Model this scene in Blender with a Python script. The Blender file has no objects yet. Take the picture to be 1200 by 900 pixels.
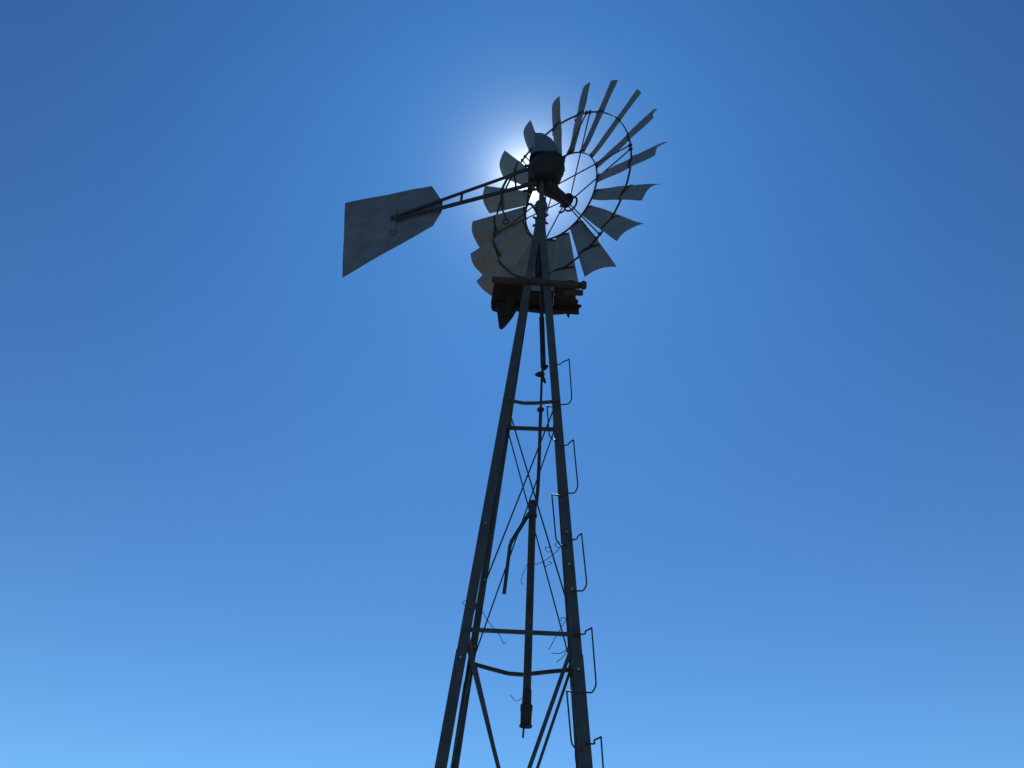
import bpy, bmesh, math, random
from mathutils import Vector, Matrix
random.seed(7)
R_ = math.radians
sc = bpy.context.scene
COL = sc.collection
S = 0.885            # metres per survey unit (survey origin = eye point, 1.6 m above the ground)
EYE = 1.6

def W(p):
    return Vector((p[0]*S, p[1]*S, p[2]*S + EYE))

# ------------------------------------------------------------------ materials
def new_mat(name):
    m = bpy.data.materials.new(name); m.use_nodes = True
    nt = m.node_tree
    b = nt.nodes['Principled BSDF']
    return m, nt, b

def ramp(nt, fac, stops):
    r = nt.nodes.new('ShaderNodeValToRGB')
    while len(r.color_ramp.elements) < len(stops):
        r.color_ramp.elements.new(0.5)
    for e, (p, c) in zip(r.color_ramp.elements, stops):
        e.position = p; e.color = (*c, 1) if len(c) == 3 else c
    nt.links.new(fac, r.inputs['Fac'])
    return r.outputs['Color']

def noise(nt, scale, detail=5, rough=0.6, stretch=None, seed=0.0):
    tc = nt.nodes.new('ShaderNodeTexCoord')
    mp = nt.nodes.new('ShaderNodeMapping')
    mp.inputs['Location'].default_value = (seed, seed*0.7, -seed)
    if stretch: mp.inputs['Scale'].default_value = stretch
    nt.links.new(tc.outputs['Object'], mp.inputs['Vector'])
    n = nt.nodes.new('ShaderNodeTexNoise')
    n.inputs['Scale'].default_value = scale
    n.inputs['Detail'].default_value = detail
    n.inputs['Roughness'].default_value = rough
    nt.links.new(mp.outputs['Vector'], n.inputs['Vector'])
    return n.outputs['Fac']

def mix(nt, fac, a, b):
    m = nt.nodes.new('ShaderNodeMix'); m.data_type = 'RGBA'
    nt.links.new(fac, m.inputs['Factor'])
    for sock, v in ((m.inputs[6], a), (m.inputs[7], b)):
        if isinstance(v, tuple): sock.default_value = (*v, 1)
        else: nt.links.new(v, sock)
    return m.outputs[2]

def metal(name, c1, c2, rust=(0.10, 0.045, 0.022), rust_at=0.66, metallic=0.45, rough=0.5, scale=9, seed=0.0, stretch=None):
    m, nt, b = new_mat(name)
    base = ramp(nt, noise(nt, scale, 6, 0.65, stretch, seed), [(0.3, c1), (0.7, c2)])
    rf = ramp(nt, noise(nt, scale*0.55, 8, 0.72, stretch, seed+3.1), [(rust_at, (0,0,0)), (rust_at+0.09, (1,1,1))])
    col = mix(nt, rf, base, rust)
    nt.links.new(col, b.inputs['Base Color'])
    b.inputs['Metallic'].default_value = metallic
    rr = ramp(nt, noise(nt, scale*2.3, 4, 0.6, None, seed+8), [(0.3, (rough-.1,)*3), (0.7, (rough+.18,)*3)])
    nt.links.new(rr, b.inputs['Roughness'])
    bp = nt.nodes.new('ShaderNodeBump'); bp.inputs['Strength'].default_value = 0.25
    bp.inputs['Distance'].default_value = 0.004
    nt.links.new(noise(nt, scale*3, 5, 0.6, None, seed+1), bp.inputs['Height'])
    nt.links.new(bp.outputs['Normal'], b.inputs['Normal'])
    return m

def vary(m, lo, hi):
    """each sheet weathers differently: a random tone per object, and the pattern moved along"""
    nt = m.node_tree; b = nt.nodes['Principled BSDF']
    oi = nt.nodes.new('ShaderNodeObjectInfo')
    mr = nt.nodes.new('ShaderNodeMapRange'); mr.inputs['To Min'].default_value = lo; mr.inputs['To Max'].default_value = hi
    nt.links.new(oi.outputs['Random'], mr.inputs['Value'])
    src = b.inputs['Base Color'].links[0].from_socket
    vm = nt.nodes.new('ShaderNodeVectorMath'); vm.operation = 'SCALE'
    nt.links.new(src, vm.inputs[0]); nt.links.new(mr.outputs[0], vm.inputs['Scale']); nt.links.new(vm.outputs[0], b.inputs['Base Color'])
    for mp in [n for n in nt.nodes if n.bl_idname == 'ShaderNodeMapping']:
        a = nt.nodes.new('ShaderNodeVectorMath'); a.operation = 'SCALE'; a.inputs[0].default_value = (17, 23, 11)
        nt.links.new(oi.outputs['Random'], a.inputs['Scale']); nt.links.new(a.outputs[0], mp.inputs['Location'])
    return m
M_BLADE = metal('galvanised_sheet', (0.22,0.225,0.225), (0.29,0.295,0.29), rust_at=0.70, metallic=0.35, rough=0.55, scale=7)
M_VANE = metal('galvanised_vane', (0.125,0.13,0.13), (0.235,0.235,0.225), rust=(0.085,0.06,0.045), rust_at=0.63, metallic=0.35, rough=0.5, scale=4.5, seed=2)
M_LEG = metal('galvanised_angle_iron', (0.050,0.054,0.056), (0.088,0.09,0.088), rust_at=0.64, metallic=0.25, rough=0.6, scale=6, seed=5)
M_ROD = metal('dull_steel_rod', (0.03,0.03,0.033), (0.06,0.058,0.055), rust=(0.05,0.026,0.016), rust_at=0.60, metallic=0.3, rough=0.5, scale=14, seed=1)
M_RUST = metal('rusty_iron', (0.030,0.024,0.021), (0.055,0.038,0.028), rust=(0.075,0.034,0.018), rust_at=0.60, metallic=0.2, rough=0.7, scale=14, seed=4)
M_CAST = metal('greasy_cast_iron', (0.008,0.008,0.009), (0.018,0.017,0.016), rust=(0.03,0.016,0.01), rust_at=0.68, metallic=0.0, rough=0.75, scale=10, seed=9)
M_HOOD = metal('grey_hood_sheet', (0.10,0.125,0.14), (0.165,0.19,0.205), rust_at=0.74, metallic=0.3, rough=0.45, scale=6, seed=6)
M_PIPE = metal('weathered_pipe', (0.04,0.038,0.038), (0.075,0.068,0.064), rust=(0.06,0.03,0.018), rust_at=0.56, metallic=0.35, rough=0.6, scale=10, seed=12)
M_BOLT = metal('bright_bolt_head', (0.25,0.25,0.24), (0.35,0.35,0.33), rust_at=0.9, metallic=0.6, rough=0.35, scale=30)

def wood_mat(name, c1, c2, seed):
    m, nt, b = new_mat(name)
    f = noise(nt, 5, 8, 0.7, (1.0, 0.12, 1.0), seed)
    c = ramp(nt, f, [(0.3, c1), (0.72, c2)])
    nt.links.new(c, b.inputs['Base Color']); b.inputs['Roughness'].default_value = 0.85
    bp = nt.nodes.new('ShaderNodeBump'); bp.inputs['Strength'].default_value = 0.5; bp.inputs['Distance'].default_value = 0.01
    nt.links.new(noise(nt, 18, 6, 0.7, (1.0, 0.1, 1.0), seed+2), bp.inputs['Height'])
    nt.links.new(bp.outputs['Normal'], b.inputs['Normal'])
    return m
M_WOOD = wood_mat('rotten_brown_board', (0.010,0.008,0.0035), (0.026,0.019,0.016), 1.0)
M_TIMBER = wood_mat('weathered_timber', (0.028,0.023,0.021), (0.065,0.05,0.042), 5.0)

m, nt, b = new_mat('dry_veld')
f1 = noise(nt, 0.35, 8, 0.7, None, 1); f2 = noise(nt, 6, 8, 0.75, None, 4)
soil = ramp(nt, f2, [(0.3, (0.15,0.12,0.09)), (0.7, (0.29,0.235,0.175))])
grass = ramp(nt, f2, [(0.3, (0.14,0.13,0.08)), (0.7, (0.30,0.27,0.18))])
nt.links.new(mix(nt, ramp(nt, f1, [(0.42, (0,0,0)), (0.6, (1,1,1))]), soil, grass), b.inputs['Base Color'])
b.inputs['Roughness'].default_value = 0.95
bp = nt.nodes.new('ShaderNodeBump'); bp.inputs['Strength'].default_value = 0.6; bp.inputs['Distance'].default_value = 0.05
nt.links.new(f2, bp.inputs['Height']); nt.links.new(bp.outputs['Normal'], b.inputs['Normal'])
M_GROUND = m

vary(M_BLADE, .66, .95)

# ------------------------------------------------------------------ mesh helpers
ROOT = W((0, 6, 0)); ROOT.z = 0.0      # foot of the tower axis

def basis(t):
    t = t.normalized()
    h = Vector((0,0,1)) if abs(t.z) < 0.9 else Vector((1,0,0))
    a = t.cross(h).normalized(); return a, a.cross(t).normalized()

def loft(bm, rings, caps=True, closed=True):
    vs = [[bm.verts.new(p) for p in r] for r in rings]
    n = len(vs[0])
    for i in range(len(vs)-1):
        for j in range(n if closed else n-1):
            k = (j+1) % n
            bm.faces.new((vs[i][j], vs[i][k], vs[i+1][k], vs[i+1][j]))
    if caps:
        bm.faces.new(vs[0][::-1]); bm.faces.new(vs[-1])
    return vs

def smooth_path(pts, n=6):
    """Catmull-Rom through the points"""
    pts = [Vector(p) for p in pts]
    P = [pts[0]*2-pts[1]] + pts + [pts[-1]*2-pts[-2]]
    out = []
    for i in range(1, len(P)-2):
        for k in range(n):
            t = k/n; a, b_, c, d = P[i-1:i+3]
            out.append(0.5*((2*b_)+(c-a)*t+(2*a-5*b_+4*c-d)*t*t+(3*b_-a-3*c+d)*t**3))
    out.append(pts[-1]); return out

def tube(bm, pts, r, n=8, r2=None):
    pts = [Vector(p) for p in pts]
    rings = []; a = None
    for i, p in enumerate(pts):
        t = (pts[min(i+1, len(pts)-1)] - pts[max(i-1, 0)]).normalized()
        if a is None: a, _ = basis(t)
        a = (a - t*a.dot(t)).normalized(); c = t.cross(a)
        rr = r if r2 is None else r + (r2-r)*i/(len(pts)-1)
        rings.append([p + (a*math.cos(q*2*math.pi/n) + c*math.sin(q*2*math.pi/n))*rr for q in range(n)])
    loft(bm, rings)

def prof(bm, p0, p1, shape, ax, ay):
    """sweep a closed 2-D outline (list of (x, y)) from p0 to p1; ax, ay are its axes"""
    p0, p1 = Vector(p0), Vector(p1)
    loft(bm, [[p + ax*x + ay*y for x, y in shape] for p in (p0, p1)])

def bar(bm, p0, p1, w, t, side):
    """rectangular bar; 'side' is roughly the direction of width w"""
    p0, p1 = Vector(p0), Vector(p1); d = (p1-p0).normalized()
    a = (side - d*side.dot(d)).normalized(); c = d.cross(a)
    prof(bm, p0, p1, [(-w/2,-t/2), (w/2,-t/2), (w/2,t/2), (-w/2,t/2)], a, c)

def lathe(bm, origin, axis, prof_, n=24, ref=None):
    a, c = basis(axis); ax = axis.normalized()
    rings = [[origin + ax*h + (a*math.cos(q*2*math.pi/n)+c*math.sin(q*2*math.pi/n))*max(r, 1e-4) for q in range(n)] for r, h in prof_]
    loft(bm, rings)

def mesh_obj(name, bm, mat, parent=None, origin=None, smooth=False, bevel=0.0):
    """vertices come in world metres; they are stored relative to origin"""
    if bevel:
        bmesh.ops.bevel(bm, geom=[e for e in bm.edges if len(e.link_faces) == 2 and e.calc_face_angle(0) > 0.6],
                        offset=bevel, segments=2, affect='EDGES', clamp_overlap=True)
    bmesh.ops.recalc_face_normals(bm, faces=bm.faces)
    o0 = origin if origin is not None else (ROOT if parent is not None else Vector((0,0,0)))
    for v in bm.verts: v.co -= o0
    me = bpy.data.meshes.new(name); bm.to_mesh(me); bm.free()
    me.materials.append(mat)
    if smooth:
        for p in me.polygons: p.use_smooth = True
        try: me.set_sharp_from_angle(angle=R_(35))
        except Exception: pass
    o = bpy.data.objects.new(name, me); COL.objects.link(o)
    if parent is not None: o.parent = parent
    else: o.location = o0
    return o

X, Y, Z = Vector((1,0,0)), Vector((0,1,0)), Vector((0,0,1))

# ------------------------------------------------------------------ ground
bm = bmesh.new()
rings = [0.0, 2, 4, 7, 11, 17, 28, 50, 100, 250, 700, 2500]
prev = None; N = 48
for r in rings:
    if r == 0:
        cur = [bm.verts.new((0, 6*S, 0))]
    else:
        cur = []
        for q in range(N):
            a = q*2*math.pi/N
            x, y = r*math.cos(a), 6*S + r*math.sin(a)
            h = 0.0 if r < 2.5 or r > 300 else random.uniform(-0.04, 0.03)*min(1, r/8)
            cur.append(bm.verts.new((x, y, h)))
    if prev:
        for q in range(N):
            k = (q+1) % N
            if len(prev) == 1: bm.faces.new((prev[0], cur[q], cur[k]))
            else: bm.faces.new((prev[q], prev[k], cur[k], cur[q])[::-1])
    prev = cur
g = mesh_obj('ground', bm, M_GROUND, smooth=True); g['kind'] = 'structure'

# ------------------------------------------------------------------ windmill root
mill = bpy.data.objects.new('windmill', None); COL.objects.link(mill)
mill.location = ROOT; mill.empty_display_size = 0.5
mill['label'] = 'old grey steel water-pumping windmill on a tall lattice tower against the blue sky'
mill['category'] = 'windmill'

# ------------------------------------------------------------------ tower
TH = R_(-1.174)
def hw(z): return 0.034 + 0.0838*(6.29 - z)
def corner(sx, sy, z, inx=0.0, iny=0.0):
    x = sx*(hw(z)-inx); y = sy*(hw(z)-iny)
    return W((x*math.cos(TH)-y*math.sin(TH), 6+x*math.sin(TH)+y*math.cos(TH), z))
TX = Vector((math.cos(TH), math.sin(TH), 0)); TY = Vector((-math.sin(TH), math.cos(TH), 0))
ZTOP, ZBOT = 6.27, -1.6/S
ZS = 1.70     # splice height

def angle_shape(w, t):
    return [(0,0), (w,0), (w,t), (t,t), (t,w), (0,w)]

legs = {}
for nm, sx, sy, w in (('L',-1,-1,.071), ('R',1,-1,.071), ('B',-1,1,.051), ('F',1,1,.045)):
    w *= S; t = 0.007
    ax, ay = -sx*TX, -sy*TY
    e = 0.004 if sx > 0 else 0.0            # keeps converging flanges off each other's planes
    sh = angle_shape(w, t)
    bm = bmesh.new()
    off = ay*e
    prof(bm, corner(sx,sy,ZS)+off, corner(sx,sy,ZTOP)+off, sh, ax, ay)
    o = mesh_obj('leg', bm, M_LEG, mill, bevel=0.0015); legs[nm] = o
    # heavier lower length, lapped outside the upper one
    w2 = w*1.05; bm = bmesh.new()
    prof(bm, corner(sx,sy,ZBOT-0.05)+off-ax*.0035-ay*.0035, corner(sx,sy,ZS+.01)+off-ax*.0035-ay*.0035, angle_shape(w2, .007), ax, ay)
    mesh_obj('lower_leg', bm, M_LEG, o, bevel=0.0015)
    # bolt heads on the flange that faces outward
    zs = {'L':[2.665, ZS-.05], 'R':[2.62, 2.36, 2.17, ZS-.09], 'B':[2.50, 1.98], 'F':[]}[nm]
    for z in zs:
        bm = bmesh.new()
        c = corner(sx,sy,z) + ax*w*random.uniform(.4,.62)
        n_ = -Y if sy < 0 else -Y
        base = c + (ay*(-.008) if sy < 0 else ay*0.0)
        lathe(bm, base + n_*0.010, -n_, [(.006,-.002), (.009,.0), (.009,.012)], 6)
        mesh_obj('bolt', bm, M_BOLT, o)
    # concrete-set foot plate
    bm = bmesh.new()
    c = corner(sx,sy,ZBOT); c.z = 0
    prof(bm, c+Vector((0,0,-.05)), c+Vector((0,0,.05)), [(-.12,-.12),(.14,-.12),(.14,.14),(-.12,.14)], X, Y)
    mesh_obj('footing', bm, M_TIMBER, o, bevel=.01)

# girts (horizontal ties): upper ring and lower ring
H1, H2, H0 = 1.85, 3.852, -1.2
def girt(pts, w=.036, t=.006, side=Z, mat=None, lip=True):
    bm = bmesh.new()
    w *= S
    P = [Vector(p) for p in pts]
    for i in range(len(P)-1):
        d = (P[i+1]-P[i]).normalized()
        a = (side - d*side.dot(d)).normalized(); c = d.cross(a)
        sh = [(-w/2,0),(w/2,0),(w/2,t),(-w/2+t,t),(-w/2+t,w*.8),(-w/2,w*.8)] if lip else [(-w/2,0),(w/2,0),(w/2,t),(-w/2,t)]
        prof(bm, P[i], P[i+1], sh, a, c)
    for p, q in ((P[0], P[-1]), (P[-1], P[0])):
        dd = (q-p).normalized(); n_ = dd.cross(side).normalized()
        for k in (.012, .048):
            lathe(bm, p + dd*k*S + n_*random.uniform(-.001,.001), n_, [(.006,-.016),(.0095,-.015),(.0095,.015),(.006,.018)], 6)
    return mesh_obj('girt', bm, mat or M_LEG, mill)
def mid(a, b, t): return a.lerp(b, t)
def cz(p, dz): return p + Vector((0,0,dz))

for zz, bow_near, bow_far in ((H1, 0, .055), (H2, .035, 0), (H0, 0, 0)):
    l, r_, b_, f_ = [corner(*s, zz, .012, .012) for s in ((-1,-1),(1,-1),(-1,1),(1,1))]
    l3, r3, b3, f3 = [corner(*s, zz, .034, .03) for s in ((-1,-1),(1,-1),(-1,1),(1,1))]
    for (p, q, bow) in ((l, r_, bow_near), (b_, f_, bow_far), (l3, b3, 0), (r3, f3, 0)):
        if bow:
            fr = [(0,0),(.06,.05),(.2,.45),(.38,.93),(.52,.98),(.8,.42),(1,.1)] if zz == H1 else [(0,0),(.15,.45),(.35,.9),(.6,.75),(1,.05)]
            girt([cz(mid(p, q, a), -bow*h) for a, h in fr], w=.031)
        else:
            girt([p, q], w=.030 if zz == H1 else .040)

# braces: heavy flat straps in the bottom bay, thin rods in the bay above
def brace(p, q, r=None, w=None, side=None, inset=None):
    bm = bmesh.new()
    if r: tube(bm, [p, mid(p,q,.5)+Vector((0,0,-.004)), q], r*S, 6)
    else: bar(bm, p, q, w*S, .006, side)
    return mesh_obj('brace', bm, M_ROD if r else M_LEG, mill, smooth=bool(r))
faces = {'near':((-1,-1),(1,-1)), 'far':((-1,1),(1,1)), 'left':((-1,-1),(-1,1)), 'right':((1,-1),(1,1))}
for nm, (s1, s2) in faces.items():
    i1, i2 = .022, .030
    for k, (a, b_) in enumerate(((s1, s2), (s2, s1))):
        ins = .02 + .012*k + (.035 if nm == 'far' and k == 0 else 0)
        brace(corner(*a, H1, ins, ins), corner(*b_, H0, ins, ins), w=.026 if nm == 'near' else .022, side=TX if nm in ('near','far') else TY)
    for k, (a, b_) in enumerate(((s1, s2), (s2, s1))):
        ins = .024 + .010*k
        brace(corner(*a, H2, ins, ins), corner(*b_, H1, ins, ins), r=.0062)

# climbing steps: bent rod loops on alternate sides of the near right leg
def step(z0, z1, sgn):
    """z0 top, z1 bottom"""
    out = (X*0.95 - Y*0.30) if sgn > 0 else (X*-1.0 + Y*0.10)
    rch = random.uniform(.108,.122)*S if sgn > 0 else random.uniform(.07,.085)*S
    rch *= min(1.0, max(.7, .70+.075*z0))
    a = corner(1,-1,z0, .03 if sgn > 0 else .045, .0); b_ = corner(1,-1,z1, .03 if sgn > 0 else .045, .0)
    q0 = a - Y*.012; q1 = b_ - Y*.012
    up = Vector((0,0,.035 if sgn > 0 else .004)); j = random.uniform(-.016,.016)
    A = q0 + out*(rch+j) + up; B = q1 + out*(rch+j*.4)
    pts = [q0, q0+out*.05, q0+out*rch*.62+up*.45] + [A-out*.012-up*.2, A, A+(B-A)*.03]
    pts += [A+(B-A)*t for t in (.3,.6,.84)]
    pts += [B+(A-B)*.07 - out*.004, B - out*.022 - Z*.004, B-out*rch*.45-Z*.01, q1-Z*.004]
    bm = bmesh.new(); tube(bm, smooth_path(pts, 4), .0056*S, 7)
    mesh_obj('climbing_step', bm, M_ROD, legs['R'], smooth=True)
for z0, z1 in ((4.225,3.80), (3.386,2.955), (2.555,2.165), (1.845,1.468), (1.146,.76), (.42,.02), (-.33,-.74)):
    step(z0, z1, 1)
for z0, z1 in ((3.775,3.455), (2.93,2.52), (1.46,1.115), (.76,.4), (.02,-.33)):
    step(z0, z1, -1)

# mast pipe on the tower head
AX = Vector((0,0,1))
bm = bmesh.new()
lathe(bm, W((0,6,5.45)), AX, [(.030*S,0), (.034*S,.02), (.034*S,.72*S), (.056*S,.73*S), (.056*S,.745*S), (.040*S,.76*S), (.042*S,.88*S), (.060*S,.90*S), (.066*S,.93*S), (.062*S,.975*S), (.030*S,1.0*S), (.026*S,1.03*S), (.026*S,1.30*S)], 20)
mast = mesh_obj('mast_pipe', bm, M_LEG, mill, smooth=True)
for sx in (-1,1):
    for sy in (-1,1):
        bm = bmesh.new()
        c = W((sx*.05, 6+sy*.045, 6.19+.02*sx)); lathe(bm, c, Vector((sx,sy*.7,0)), [(.012,-.02),(.012,.02),(.006,.03)], 6)
        mesh_obj('clamp_bolt', bm, M_ROD, mast)

# ------------------------------------------------------------------ platform of rotten boards
plat_bm = bmesh.new()
zb = 5.235
prof(plat_bm, W((-.425,5.865,zb+.012)), W((.425,5.868,zb-.012)), [(-.022,-.022),(.018,-.026),(.024,.02),(-.018,.024)], Y*S, Z*S)
platform = mesh_obj('platform', plat_bm, M_TIMBER, mill, bevel=.006)
platform['label'] = 'broken brown timber platform below the wheel'
def board(pts_xy, z, th=.024, tilt=(0,0), mat=M_WOOD, name='plank'):
    """a board whose plan outline is pts_xy; z may slope with tilt"""
    bm = bmesh.new()
    x0 = sum(p[0] for p in pts_xy)/len(pts_xy); y0 = sum(p[1] for p in pts_xy)/len(pts_xy)
    def zz(p): return z + (p[0]-x0)*tilt[0] + (p[1]-y0)*tilt[1]
    loft(bm, [[W((p[0],p[1],zz(p)+d)) for p in pts_xy] for d in (-th/2, th/2)])
    return mesh_obj(name, bm, mat, platform)
# rear bearer and the boards that are left
bm = bmesh.new(); prof(bm, W((-.44,6.24,zb+.004)), W((.41,6.25,zb-.008)), [(-.024,-.024),(.024,-.024),(.024,.024),(-.024,.024)], Y*S, Z*S)
mesh_obj('bearer', bm, M_WOOD, platform, bevel=.006)
board([(-.405,5.90),(-.27,5.89),(-.26,6.40),(-.31,6.42),(-.37,6.36),(-.43,6.34),(-.445,6.22)], zb+.036)
board([(-.268,5.87),(-.118,5.88),(-.122,6.27),(-.19,6.31),(-.272,6.29)], zb+.04, tilt=(.05,-.02))
board([(-.125,6.04),(.02,6.04),(.035,6.345),(-.06,6.335),(-.12,6.32)], zb+.036)
board([(.022,6.04),(.155,6.04),(.16,6.36),(.10,6.355),(.045,6.35)], zb+.041, tilt=(.03,0))
board([(.148,5.88),(.285,5.88),(.30,6.31),(.265,6.345),(.16,6.36),(.158,6.12),(.172,6.10),(.172,6.05),(.158,6.03)], zb+.036)
board([(.282,5.86),(.345,5.87),(.37,6.02),(.368,6.12),(.40,6.16),(.385,6.21),(.435,6.225),(.405,6.27),(.36,6.31),(.296,6.325)], zb+.04, tilt=(0,.03))
# short broken stub by the right end of the front beam, and its big bolt
board([(.25,5.905),(.425,5.90),(.43,5.945),(.25,5.95)], zb-.055, th=.03, mat=M_TIMBER, name='board_stub')
bm = bmesh.new(); lathe(bm, W((.405,5.865,zb-.012)), X, [(.02*S,0),(.040*S,.004),(.043*S,.03*S),(.03*S,.05*S)], 8)
mesh_obj('end_bolt', bm, M_RUST, platform)
# board hanging by one nail, its end split to a point
bm = bmesh.new()
hp = [(-.395,6.16,5.215),(-.205,6.12,5.20),(-.19,6.13,5.10),(-.225,6.15,5.03),(-.285,6.17,4.94),(-.32,6.18,4.905),(-.345,6.18,4.925),(-.37,6.17,5.08)]
loft(bm, [[W((p[0],p[1]+d,p[2]+d*.3)) for p in hp] for d in (-.011,.011)])
mesh_obj('hanging_plank', bm, M_WOOD, platform)
bm = bmesh.new()
hp = [(-.30,6.03,5.22),(-.225,6.03,5.22),(-.22,6.05,5.08),(-.25,6.05,5.05),(-.28,6.05,5.07)]
loft(bm, [[W((p[0],p[1]+d,p[2])) for p in hp] for d in (-.010,.010)])
mesh_obj('hanging_plank', bm, M_WOOD, platform)

# splinters and a torn strip left on the far edge
for x, y, z, l, dx in ((.30,6.28,5.225,.045,.02),(.37,6.22,5.24,.05,.045),(.12,6.31,5.22,.04,-.01),(-.34,6.28,5.21,.06,-.02),(-.40,6.2,5.21,.05,-.02),(-.16,6.27,5.21,.06,.01)):
    bm = bmesh.new()
    hp = [(x-.018,y,z+.03),(x+.02,y,z+.03),(x+.014+dx*.5,y+.01,z-l*.5),(x+dx,y+.02,z-l),(x-.012+dx*.6,y+.01,z-l*.6)]
    loft(bm, [[W((p[0],p[1]+d,p[2])) for p in hp] for d in (-.006,.006)])
    mesh_obj('splinter', bm, M_WOOD, platform)

# ------------------------------------------------------------------ wheel
NN = Vector((0.70229896, 0.70112734, 0.12327458)).normalized()
U = NN.cross(Z).normalized(); V = U.cross(NN).normalized()
CW = W((0.17178091, 6.17149434, 6.77021061))
T0 = math.radians(108.19)
RO, RI = .974*S, .512*S
def ring_bm(bm, r, z, wr, wz, n=72):
    for i in range(n):
        pass
    secs = []
    for i in range(n):
        a = i*2*math.pi/n; d = Vector((math.cos(a), math.sin(a), 0))
        secs.append([d*(r-wr/2)+Z*(z-wz/2), d*(r+wr/2)+Z*(z-wz/2), d*(r+wr/2)+Z*(z+wz/2), d*(r-wr/2)+Z*(z+wz/2)])
    vs = [[bm.verts.new(p) for p in s] for s in secs]
    for i in range(n):
        k = (i+1) % n
        for j in range(4):
            l = (j+1) % 4
            bm.faces.new((vs[i][j], vs[i][l], vs[k][l], vs[k][j]))
Mw = Matrix((U, V, -NN)).transposed().to_4x4()
def wheel_part(name, bm, mat, parent, rot=None, smooth=False):
    bmesh.ops.recalc_face_normals(bm, faces=bm.faces)
    me = bpy.data.meshes.new(name); bm.to_mesh(me); bm.free(); me.materials.append(mat)
    if smooth:
        for p in me.polygons: p.use_smooth = True
        try: me.set_sharp_from_angle(angle=R_(40))
        except Exception: pass
    o = bpy.data.objects.new(name, me); COL.objects.link(o); o.parent = parent
    return o
# the wheel itself carries the hub: two spoke flanges on a barrel (local Z points back towards the tail)
bm = bmesh.new()
lathe(bm, Vector((0,0,0)), Z, [(.02*S,-.20*S),(.035*S,-.195*S),(.035*S,-.165*S),(.085*S,-.16*S),(.085*S,-.13*S),(.05*S,-.12*S),(.046*S,.07*S),(.082*S,.08*S),(.082*S,.105*S),(.05*S,.11*S),(.045*S,.2*S)], 20)
bmesh.ops.recalc_face_normals(bm, faces=bm.faces)
me = bpy.data.meshes.new('wheel'); bm.to_mesh(me); bm.free(); me.materials.append(M_CAST)
wheel = bpy.data.objects.new('wheel', me); COL.objects.link(wheel); wheel.parent = mill
wheel.matrix_local = Matrix.Translation(CW-ROOT) @ Mw

bm = bmesh.new(); ring_bm(bm, RO, -.004, .008, .017); wheel_part('outer_ring', bm, M_RUST, wheel)
bm = bmesh.new(); ring_bm(bm, RI, -.034*S, .008, .017); wheel_part('inner_ring', bm, M_RUST, wheel)

# one blade, lofted along local X (radius); chord along Y, NN = -Z
def blade_mesh(seed):
    rn = random.Random(seed); bm = bmesh.new()
    d1, d2, ph, bend = rn.uniform(.002,.006), rn.uniform(.003,.010), rn.uniform(0,6), rn.uniform(-.012,.012)
    nu, nv = 12, 10
    ri, ro, bi, bo = .517*S, 1.312*S, R_(17), R_(31.5)
    wi, wo, oi, oo = .072*S, .158*S, .040*S, .014*S
    th = .0022
    top, bot = [], []
    for i in range(nu+1):
        t = i/nu; r0 = ri+(ro-ri)*t; be = bi+(bo-bi)*t; w = wi+(wo-wi)*t; off = oi+(oo-oi)*t
        sag = (.012 + .034*t)*S
        rt, rb = [], []
        for j in range(nv+1):
            s = -.95+2.07*j/nv
            cd = Vector((0, math.cos(be), -math.sin(be)))        # T*cos + NN*sin
            nd = Vector((0, math.sin(be), math.cos(be)))         # towards the tail side (-NN)
            r = r0 + (0.012*S*(1-abs(s)) if i == nu else 0)
            p = Vector((r, 0, -off)) + cd*(s*w) + nd*sag*(0.75-s*s)
            p += nd*(d1*math.sin(t*9+ph)*math.sin(s*4+ph*2) + d2*max(0,abs(s)-.7)*math.sin(t*15+ph) + bend*t*t*(1+s*.6))
            rt.append(bm.verts.new(p + nd*th/2)); rb.append(bm.verts.new(p - nd*th/2))
        top.append(rt); bot.append(rb)
    for i in range(nu):
        for j in range(nv):
            bm.faces.new((top[i][j], top[i+1][j], top[i+1][j+1], top[i][j+1]))
            bm.faces.new((bot[i][j], bot[i][j+1], bot[i+1][j+1], bot[i+1][j]))
    for i in range(nu):
        bm.faces.new((top[i][0], bot[i][0], bot[i+1][0], top[i+1][0]))
        bm.faces.new((top[i][nv], top[i+1][nv], bot[i+1][nv], bot[i][nv]))
    for j in range(nv):
        bm.faces.new((top[0][j], top[0][j+1], bot[0][j+1], bot[0][j]))
        bm.faces.new((top[nu][j], bot[nu][j], bot[nu][j+1], top[nu][j+1]))
    return bm
blades = [wheel_part('blade', blade_mesh(q), M_BLADE, wheel, smooth=True) for q in range(6)]
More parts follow.
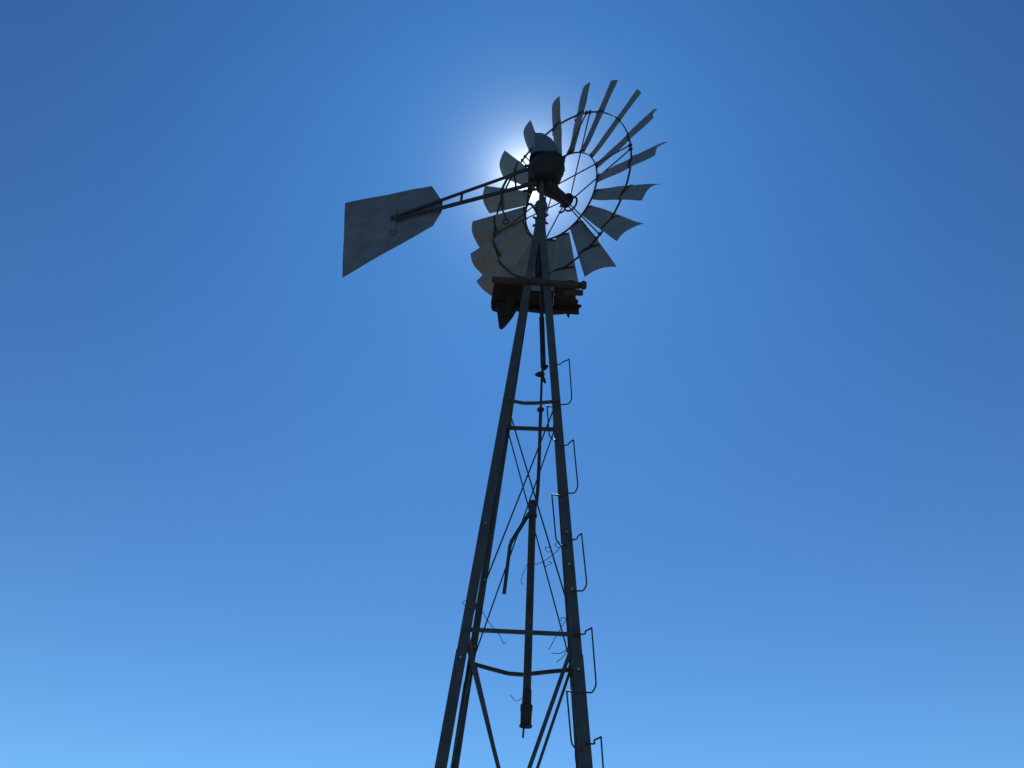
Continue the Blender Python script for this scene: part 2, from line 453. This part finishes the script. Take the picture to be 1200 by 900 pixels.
# clip that straps a blade to the outer ring
def clip_mesh(r, w, be, off, sag):
    bm = bmesh.new(); hx = .009 if r > .7 else .006
    cd = Vector((0, math.cos(be), -math.sin(be))); nd = Vector((0, math.sin(be), math.cos(be)))
    n = 8; secs = []
    for j in range(n+1):
        s = -1.06+2.12*j/n
        p = Vector((r, 0, -off)) + cd*(s*w) + nd*(sag*(0.75-s*s)+.009)
        secs.append([p+X*hx-nd*.003, p+X*hx+nd*.003, p-X*hx+nd*.003, p-X*hx-nd*.003])
    loft(bm, secs)
    return bm
clip0 = wheel_part('blade_clip', clip_mesh(RO, .112*S, R_(25), .026*S, .031*S), M_RUST, wheel)
clipi = wheel_part('blade_clip', clip_mesh(RI+.018*S, .066*S, R_(17), .040*S, .012*S), M_RUST, wheel)
for k in range(18):
    a = T0 - R_(20)*(k) + R_(random.uniform(-.7,.7))
    rot = Matrix.Rotation(a, 4, 'Z') @ Matrix.Rotation(R_(random.uniform(-1.3,1.3)), 4, 'X')
    for src in (blades[(k*5+k//6)%6] if k >= 6 else blades[k], clip0, clipi):
        o = src
        if k and not (k < 6 and src in blades):
            o = src.copy(); COL.objects.link(o); o.parent = wheel
        o.matrix_local = rot
# paired spokes at every third gap
for k in range(6):
    a = T0 - R_(50) - R_(60)*k
    for sgn, zf in ((1, .092*S), (-1, -.145*S)):
        bm = bmesh.new()
        d = Vector((math.cos(a), math.sin(a), 0)); t = Vector((-math.sin(a), math.cos(a), 0))
        p0 = d*.07*S + t*sgn*.028*S + Z*zf; p1 = d*RI + t*sgn*.027*S + Z*(zf*.50-.02*S); p2 = d*RO + t*sgn*.026*S
        tube(bm, [p0, p0.lerp(p2,.5), p2], .0072*S, 7)
        wheel_part('spoke', bm, M_ROD, wheel, smooth=True)
    bm = bmesh.new()
    for sgn in (1,-1):
        c = Vector((math.cos(a), math.sin(a), 0))*RO + Vector((-math.sin(a), math.cos(a), 0))*sgn*.026*S
        lathe(bm, c, Vector((math.cos(a), math.sin(a), 0)), [(.012,-.02),(.015,-.012),(.015,.008),(.008,.016)], 6)
    wheel_part('spoke_nut', bm, M_RUST, wheel)
# brake hoop hanging at the front flange
bm = bmesh.new()
pts = [Vector((math.cos(q)*.085*S+.02*S, math.sin(q)*.085*S-.035*S, -.185*S)) for q in [R_(-150+300*i/20) for i in range(21)]]
tube(bm, pts, .011*S, 8); wheel_part('brake_hoop', bm, M_CAST, wheel, smooth=True)
bm = bmesh.new()
pts = [Vector((-.07*S+math.cos(q)*.045*S, -.07*S+math.sin(q)*.05*S, -.14*S)) for q in [R_(-160+290*i/16) for i in range(17)]]
tube(bm, pts, .010*S, 8); wheel_part('brake_loop', bm, M_CAST, wheel, smooth=True)

# ------------------------------------------------------------------ gearbox
def super_ring(cx, cy, z, rx, ry, n=28, e=2.6):
    out = []
    for i in range(n):
        a = i*2*math.pi/n; c, s = math.cos(a), math.sin(a)
        out.append(W((cx + rx*math.copysign(abs(c)**(2/e), c), cy + ry*math.copysign(abs(s)**(2/e), s), z)))
    return out
bm = bmesh.new()
cx, cy = .056, 5.99
loft(bm, [super_ring(cx-.008+.02*math.sin(z*9), cy, z, r*(1+.03*math.sin(z*23)), r*.92, e=3.0) for z, r in ((6.755,.09),(6.765,.125),(6.80,.148),(6.86,.170),(6.93,.174),(6.95,.184),(6.985,.184),(7.0,.174),(7.05,.165),(7.09,.12))])
gear = mesh_obj('gearbox', bm, M_CAST, mill, smooth=True)
gear['label'] = 'dark oil-stained gearbox casing on the tower head'
# shaft housing towards the wheel
bm = bmesh.new()
p = W((0.03,6.03,6.735))
lathe(bm, p, NN, [(.10*S,-.02),(.085*S,.08*S),(.068*S,.18*S),(.062*S,.26*S)], 18)
mesh_obj('shaft_housing', bm, M_CAST, gear, smooth=True)
# sheet-metal hood, tapering upward and leaning back over the tail
bm = bmesh.new()
loft(bm, [super_ring(x, y, z, rx, ry, 24, 5.0) for x, y, z, rx, ry in (
    (.022,5.99,7.045,.150,.15),(.020,5.985,7.13,.146,.145),(.006,5.975,7.22,.128,.13),(-.016,5.965,7.30,.102,.115),(-.044,5.955,7.365,.072,.09),(-.058,5.95,7.395,.055,.075),(-.060,5.95,7.40,.03,.05))])
mesh_obj('hood', bm, M_HOOD, gear, smooth=True)
bm = bmesh.new()
loft(bm, [super_ring(.022,5.99,z,r,r*.92,24,3.4) for z, r in ((7.03,.172),(7.055,.172))])
mesh_obj('hood_rim', bm, M_CAST, gear)
for q in range(5):
    a = R_(200+q*45); bm = bmesh.new()
    c = W((cx+math.cos(a)*.18, cy+math.sin(a)*.165, 7.03)); lathe(bm, c, Z, [(.012,-.03),(.012,.02),(.006,.03)], 6)
    mesh_obj('lug', bm, M_CAST, gear)

# ------------------------------------------------------------------ tail
az = R_(-80); TD = Vector((math.sin(az), math.cos(az), 0)); TN = Vector((TD.y, -TD.x, 0))
def tp(d, z, off=0.0):
    return W((TD.x*d, 6+TD.y*d, z)) + TN*off*S
# sheet vane (outline measured along the boom)
ov = [(2.17,6.726),(1.209,6.865),(1.06,6.598),(1.057,6.462),(1.131,6.251),(2.01,5.623)]
bm = bmesh.new()
# subdivided, very slightly buckled sheet
n = 16
def lerp2(a, b_, t): return (a[0]+(b_[0]-a[0])*t, a[1]+(b_[1]-a[1])*t)
def edge_at(path, t):
    L = [math.dist(path[i], path[i+1]) for i in range(len(path)-1)]; s = t*sum(L)
    for i, l in enumerate(L):
        if s <= l or i == len(L)-1: return lerp2(path[i], path[i+1], s/l)
        s -= l
upper = [(1.06,6.598),(1.209,6.865),(2.17,6.726)]; lower = [(1.057,6.462),(1.131,6.251),(2.01,5.623)]
ts = [0,.05,.1,.15,.2,.245] + [.245+.755*i/12 for i in range(1,13)]
# place a column on each path corner so the outline stays crisp
def tcorner(path):
    a = math.dist(path[0],path[1]); return a/(a+math.dist(path[1],path[2]))
def at_col(path, u_):
    k = 0.2
    return lerp2(path[0], path[1], u_/k) if u_ <= k else lerp2(path[1], path[2], (u_-k)/(1-k))
cols = [0,.1,.2] + [.2+.8*i/12 for i in range(1,13)]
f_, bk = [], []
for u_ in cols:
    a, c = at_col(upper,u_), at_col(lower,u_)
    fr, br = [], []
    for j in range(9):
        q = lerp2(a, c, j/8)
        w_ = .006*math.sin(q[0]*7+1)*math.sin(q[1]*6) + .004*math.sin(q[0]*13+q[1]*9)
        fr.append(bm.verts.new(tp(q[0], q[1], w_+.0016))); br.append(bm.verts.new(tp(q[0], q[1], w_-.0016)))
    f_.append(fr); bk.append(br)
nc = len(cols)-1
for i in range(nc):
    for j in range(8):
        bm.faces.new((f_[i][j], f_[i+1][j], f_[i+1][j+1], f_[i][j+1])); bm.faces.new((bk[i][j], bk[i][j+1], bk[i+1][j+1], bk[i+1][j]))
    for j in (0, 8): bm.faces.new((f_[i][j], bk[i][j], bk[i+1][j], f_[i+1][j]))
for j in range(8):
    for i in (0, nc): bm.faces.new((f_[i][j], f_[i][j+1], bk[i][j+1], bk[i][j]))
for k in range(7):
    q = lerp2((1.10,6.44),(1.53,6.352), k/6); lathe(bm, tp(q[0], q[1]+.03, -.036), TN, [(.004,-.006),(.006,0),(.006,.01)], 6)
for k in range(9):
    for a_, c_ in (((1.22,6.845),(2.14,6.712)), ((1.15,6.265),(1.99,5.655))):
        q = lerp2(a_, c_, k/8); lathe(bm, tp(q[0], q[1]+(-.02 if a_[1] > 6.5 else .02), -.002), TN, [(.003,-.005),(.005,0),(.005,.004)], 6)
# tail: the boom is the part, vane and braces are its sub-parts
bmb = bmesh.new()
bar(bmb, tp(.05,7.0,-.018), tp(1.60,6.385,-.03), .030*S, .020*S, Z)
bar(bmb, tp(.05,6.735,-.018), tp(1.075,6.468,-.03), .040*S, .022*S, Z)
bar(bmb, tp(1.06,6.472,-.036), tp(1.56,6.366,-.036), .030*S, .012*S, Z)
tail = mesh_obj('tail', bmb, M_ROD, mill)
tail['label'] = 'tail boom of two dark bars with a flat sheet vane'
mesh_obj('vane', bm, M_VANE, tail, smooth=True)
def strut(p, q, w=.02, name='boom_strut', mat=M_ROD):
    bm = bmesh.new(); bar(bm, p, q, w*S, .01*S, TD if abs((q-p).normalized().z) > .5 else Z); return mesh_obj(name, bm, mat, tail)
strut(tp(.852,6.668,-.02), tp(.852,6.53,-.02), .026)
strut(tp(.36,6.88,-.025), tp(.44,6.62,-.025), .026)
strut(tp(.30,6.89,-.03), tp(.27,6.68,-.03), .022)
strut(tp(.36,6.86,-.034), tp(.18,6.94,-.034), .05, 'boom_gusset')
# hinge post tying the boom to the head
bm = bmesh.new(); tube(bm, [tp(.13,6.62,-.0), tp(.13,7.06,-.0)], .024*S, 10)
mesh_obj('hinge_post', bm, M_CAST, tail, smooth=True)
for z in (6.66, 6.76, 6.98, 7.05):
    strut(tp(.0,z,.0), tp(.2,z-.015,.0), .035, 'hinge_bracket', M_RUST)
# vane stiffener and rivets
bm = bmesh.new(); bar(bm, tp(1.565,6.56,-.026), tp(1.535,6.15,-.026), .016*S, .008, TD); mesh_obj('vane_stiffener', bm, M_VANE, tail)
# furling hook and chain
bm = bmesh.new()
pts = [tp(.42,6.62,.03), tp(.43,6.5,.04), tp(.385,6.36,.05), tp(.37,6.30,.05)]
tube(bm, smooth_path(pts, 5), .010*S, 7)
tube(bm, [tp(.37+.03*math.cos(q), 6.265+.035*math.sin(q), .05) for q in [R_(95+330*i/14) for i in range(15)]], .009*S, 7)
mesh_obj('furl_hook', bm, M_ROD, tail, smooth=True)
bm = bmesh.new()
pts = [W((-.02,5.98,6.22)), W((-.085,5.97,6.36)), W((-.13,5.97,6.385)), W((-.16,5.98,6.33))]
tube(bm, smooth_path(pts, 6), .013*S, 8)
mesh_obj('furl_lever', bm, M_CAST, mast, smooth=True)

# ------------------------------------------------------------------ pump rod hanging down the middle
bm = bmesh.new()
tube(bm, [W((.03,5.985,6.5)), W((.045,5.985,5.4)), W((.052,5.985,4.89))], .019*S, 10)
tube(bm, [W((.052,5.985,4.91)), W((.084,5.985,4.345))], .025*S, 10)
rod = mesh_obj('pump_rod', bm, M_ROD, mill, smooth=True)
bm = bmesh.new(); tube(bm, smooth_path([W(p) for p in ((.080,5.985,4.36),(.074,5.985,4.22),(.075,5.985,4.0),(.075,5.985,3.9))], 5), .0105*S, 8)
tube(bm, smooth_path([W(p) for p in ((.075,5.985,3.92),(.078,5.985,3.249),(.069,5.985,3.0))], 5), .0145*S, 8)
mesh_obj('sucker_rod', bm, M_ROD, rod, smooth=True)
bm = bmesh.new()
lathe(bm, W((.068,5.985,4.27)), Vector((1,0,.12)), [(.008*S,-.055*S),(.024*S,-.03*S),(.03*S,0),(.026*S,.02*S),(.01*S,.03*S)], 10)
lathe(bm, W((.092,5.985,4.215)), Vector((-.4,0,1)), [(.008*S,-.04*S),(.016*S,-.01*S),(.016*S,.02*S),(.006*S,.04*S)], 8)
lathe(bm, W((.105,5.985,4.34)), Vector((.5,0,1)), [(.006*S,-.03*S),(.014*S,0),(.014*S,.03*S)], 8)
mesh_obj('swivel', bm, M_RUST, rod, smooth=True)
bm = bmesh.new(); lathe(bm, W((.074,5.985,3.90)), Vector((1,0,.2)), [(.01*S,-.03*S),(.026*S,-.012*S),(.026*S,.012*S),(.01*S,.03*S)], 10)
mesh_obj('rod_coupling', bm, M_RUST, rod, smooth=True)
bm = bmesh.new()
tube(bm, [W((.041,6.0,3.03)), W((.049,6.0,2.2)), W((.055,6.0,1.50))], .0285*S, 16)
pole = mesh_obj('rod_pipe', bm, M_PIPE, rod, smooth=True)
bm = bmesh.new()
tube(bm, [W((.041,6.0,3.035)), W((.042,6.0,2.93))], .0325*S, 16)
tube(bm, [W((.042,6.0,2.925)), W((.0425,6.0,2.90))], .037*S, 16)
mesh_obj('pipe_collar', bm, M_PIPE, rod, smooth=True)
bm = bmesh.new()
lathe(bm, W((.056,6.0,1.33)), Z, [(.043*S,0),(.045*S,.012*S),(.038*S,.02*S),(.040*S,.10*S),(.043*S,.115*S),(.043*S,.145*S),(.033*S,.155*S),(.031*S,.25*S)], 18)
mesh_obj('pipe_socket', bm, M_RUST, rod, smooth=True)
bm = bmesh.new(); tube(bm, [W((.044,6.0,1.34)), W((.040,6.0,1.262))], .008*S, 6); mesh_obj('pin', bm, M_ROD, rod)
bm = bmesh.new()
sp = [W((.018,5.96,2.913)), W((-.11,5.96,2.665)), W((-.121,5.96,2.62)), W((-.143,5.96,2.25))]
for i in range(3): bar(bm, sp[i], sp[i+1]+(sp[i+1]-sp[i]).normalized()*.004, (.027 if i else .030)*S, .012*S, X)
mesh_obj('bent_strap', bm, M_ROD, rod)

# ------------------------------------------------------------------ loose twists of wire caught on the tower
def wire(paths, label, r=.0027):
    bm = bmesh.new()
    for p in paths: tube(bm, smooth_path([W(q) for q in p], 6), r*S, 5)
    o = mesh_obj('loose_wire', bm, M_RUST, None, origin=W(paths[0][0]), smooth=True)
    o['label'] = label; o['category'] = 'wire'; o['group'] = 'loose wire ends caught on the windmill tower'
def curl(x, y, z, r, turns=1.1, a0=0):
    return [(x+r*math.cos(a0+i*.7), y+.01*math.sin(i), z+r*.9*math.sin(a0+i*.7)) for i in range(int(turns*9))]
wire([[(.075,5.98,2.495),(.142,5.96,2.519),(.225,5.95,2.586),(.285,5.9,2.645),(.315,5.75,2.70)],
      curl(.172,5.95,2.612,.022,1.0), curl(.256,5.93,2.645,.030,1.0,1.5),
      [(.142,5.96,2.519),(.155,5.96,2.475),(.18,5.95,2.49),(.205,5.95,2.50),(.175,5.95,2.515)]],
     'curly loose wire reaching from the hanging pipe to the near right leg')
wire([[(.02,5.98,2.50),(.0,5.97,2.44),(-.021,5.97,2.374),(-.018,5.97,2.335),(.0,5.97,2.335)]],
     'faint short wire curl left of the hanging pipe, beside the bent strap', .0022)
wire([[(-.30,5.95,2.11),(-.241,5.95,2.023),(-.19,5.95,1.97),(-.148,5.95,1.92),(-.125,5.95,1.875),(-.11,5.95,1.885)]],
     'loose wire drooping past the straight crossbar beside the left legs', .0026)
wire([[(.345,5.70,2.05),(.29,5.8,1.985),(.235,5.85,1.90),(.195,5.9,1.83)],
      [(.355,5.72,1.93),(.335,5.8,1.84),(.28,5.85,1.80),(.215,5.88,1.805)], [(.34,5.75,1.86),(.30,5.8,1.77),(.25,5.85,1.735)],
      curl(.29,5.8,2.02,.018,.8)],
     'springy tangle of loose wire ends beside the right leg above the sagging crossbar')
wire([[(.02,5.965,1.51),(-.01,5.96,1.49),(-.035,5.96,1.50),(-.06,5.96,1.53)]], 'thin wire whisker at the bottom coupling of the hanging pipe', .0024)
wire([[(.375,5.60,1.21),(.366,5.60,1.13),(.37,5.60,1.06),(.385,5.60,1.0)]], 'thin wire dangling beside the lowest climbing loop left of the right leg', .0024)
wire([curl(-.395,5.62,2.04,.022,1.0,.5)], 'tiny wire curl on the outer edge of the outermost left leg', .0024)

# ------------------------------------------------------------------ sky, sun, camera
SUN_EL, SUN_AZ = R_(48.65), R_(-1.3)
w = bpy.data.worlds.new('World'); sc.world = w; w.use_nodes = True
nt = w.node_tree; bg = nt.nodes['Background']
sky = nt.nodes.new('ShaderNodeTexSky'); sky.sky_type = 'NISHITA'; sky.sun_disc = False
sky.sun_elevation = SUN_EL; sky.sun_rotation = SUN_AZ
sky.altitude = 1200; sky.air_density = 1.0; sky.dust_density = 0.08; sky.ozone_density = 8.0
sd = Vector((math.sin(SUN_AZ)*math.cos(SUN_EL), math.cos(SUN_AZ)*math.cos(SUN_EL), math.sin(SUN_EL)))
def wn(t, **kw):
    n = nt.nodes.new(t)
    for k, v in kw.items(): setattr(n, k, v)
    return n
def wmath(op, a, b=None):
    n = wn('ShaderNodeMath', operation=op)
    for i, v in enumerate((a, b)):
        if v is None: continue
        if isinstance(v, (int, float)): n.inputs[i].default_value = v
        else: nt.links.new(v, n.inputs[i])
    return n.outputs[0]
# clear-air sky, deepened the way the dry upland air looks
mul = wn('ShaderNodeVectorMath', operation='MULTIPLY')
nt.links.new(sky.outputs['Color'], mul.inputs[0]); mul.inputs[1].default_value = (0.32, 0.60, 0.92)
# forward scattering round the sun (circumsolar light, a function of direction only)
tc = wn('ShaderNodeTexCoord')
nrm = wn('ShaderNodeVectorMath', operation='NORMALIZE'); nt.links.new(tc.outputs['Generated'], nrm.inputs[0])
dot = wn('ShaderNodeVectorMath', operation='DOT_PRODUCT'); nt.links.new(nrm.outputs[0], dot.inputs[0]); dot.inputs[1].default_value = sd
ang = wmath('MULTIPLY', wmath('ARCCOSINE', wmath('MINIMUM', dot.outputs['Value'], 1.0)), 180/math.pi)
total = mul.outputs[0]
for amp, width, gauss in (((.20, 1.05, 2.2), 22.0, True), ((9.6, 10.2, 9.8), 1.95, False), ((24, 24, 24), 0.8, False)):
    x_ = wmath('MULTIPLY', ang, 1.0/width)
    e = wmath('EXPONENT', wmath('MULTIPLY', wmath('MULTIPLY', x_, x_) if gauss else x_, -1.0))
    sca = wn('ShaderNodeVectorMath', operation='SCALE'); sca.inputs[0].default_value = amp; nt.links.new(e, sca.inputs['Scale'])
    add = wn('ShaderNodeVectorMath', operation='ADD'); nt.links.new(total, add.inputs[0]); nt.links.new(sca.outputs[0], add.inputs[1])
    total = add.outputs[0]
# thin pale dust veil low over the horizon
sep = wn('ShaderNodeSeparateXYZ'); nt.links.new(nrm.outputs[0], sep.inputs[0])
e = wmath('EXPONENT', wmath('MULTIPLY', wmath('MAXIMUM', sep.outputs['Z'], 0.0), -3.5))
sca = wn('ShaderNodeVectorMath', operation='SCALE'); sca.inputs[0].default_value = (1.4, 2.9, 1.9); nt.links.new(e, sca.inputs['Scale'])
add = wn('ShaderNodeVectorMath', operation='ADD'); nt.links.new(total, add.inputs[0]); nt.links.new(sca.outputs[0], add.inputs[1])
total = add.outputs[0]
nt.links.new(total, bg.inputs['Color']); bg.inputs['Strength'].default_value = 0.1

L = bpy.data.lights.new('sun', 'SUN'); L.energy = 3.0; L.angle = R_(0.53); L.color = (1, .96, .9)
lo = bpy.data.objects.new('sun', L); COL.objects.link(lo)
lo.rotation_euler = sd.to_track_quat('Z', 'Y').to_euler(); lo.location = (0, 0, 30)

P_, RL, YW = R_(34.73840928), R_(3.60560478), R_(-1.75338037)
f = Vector((math.sin(YW)*math.cos(P_), math.cos(YW)*math.cos(P_), math.sin(P_)))
ri = Vector((math.cos(YW), -math.sin(YW), 0)); up = ri.cross(f)
r2 = ri*math.cos(RL)+up*math.sin(RL); u2 = -ri*math.sin(RL)+up*math.cos(RL)
cam = bpy.data.cameras.new('camera'); cam.lens = 29.4; cam.sensor_width = 36; cam.sensor_fit = 'HORIZONTAL'
cam.clip_start = .05; cam.clip_end = 6000
co = bpy.data.objects.new('camera', cam); COL.objects.link(co)
co.matrix_world = Matrix.Translation((0,0,EYE)) @ Matrix((r2, u2, -f)).transposed().to_4x4()
sc.camera = co
sc.render.resolution_x, sc.render.resolution_y = 1024, 768
vs = sc.view_settings
vs.view_transform = 'Standard'; vs.look = 'None'; vs.exposure = 0.0; vs.gamma = 1.0; vs.use_curve_mapping = False
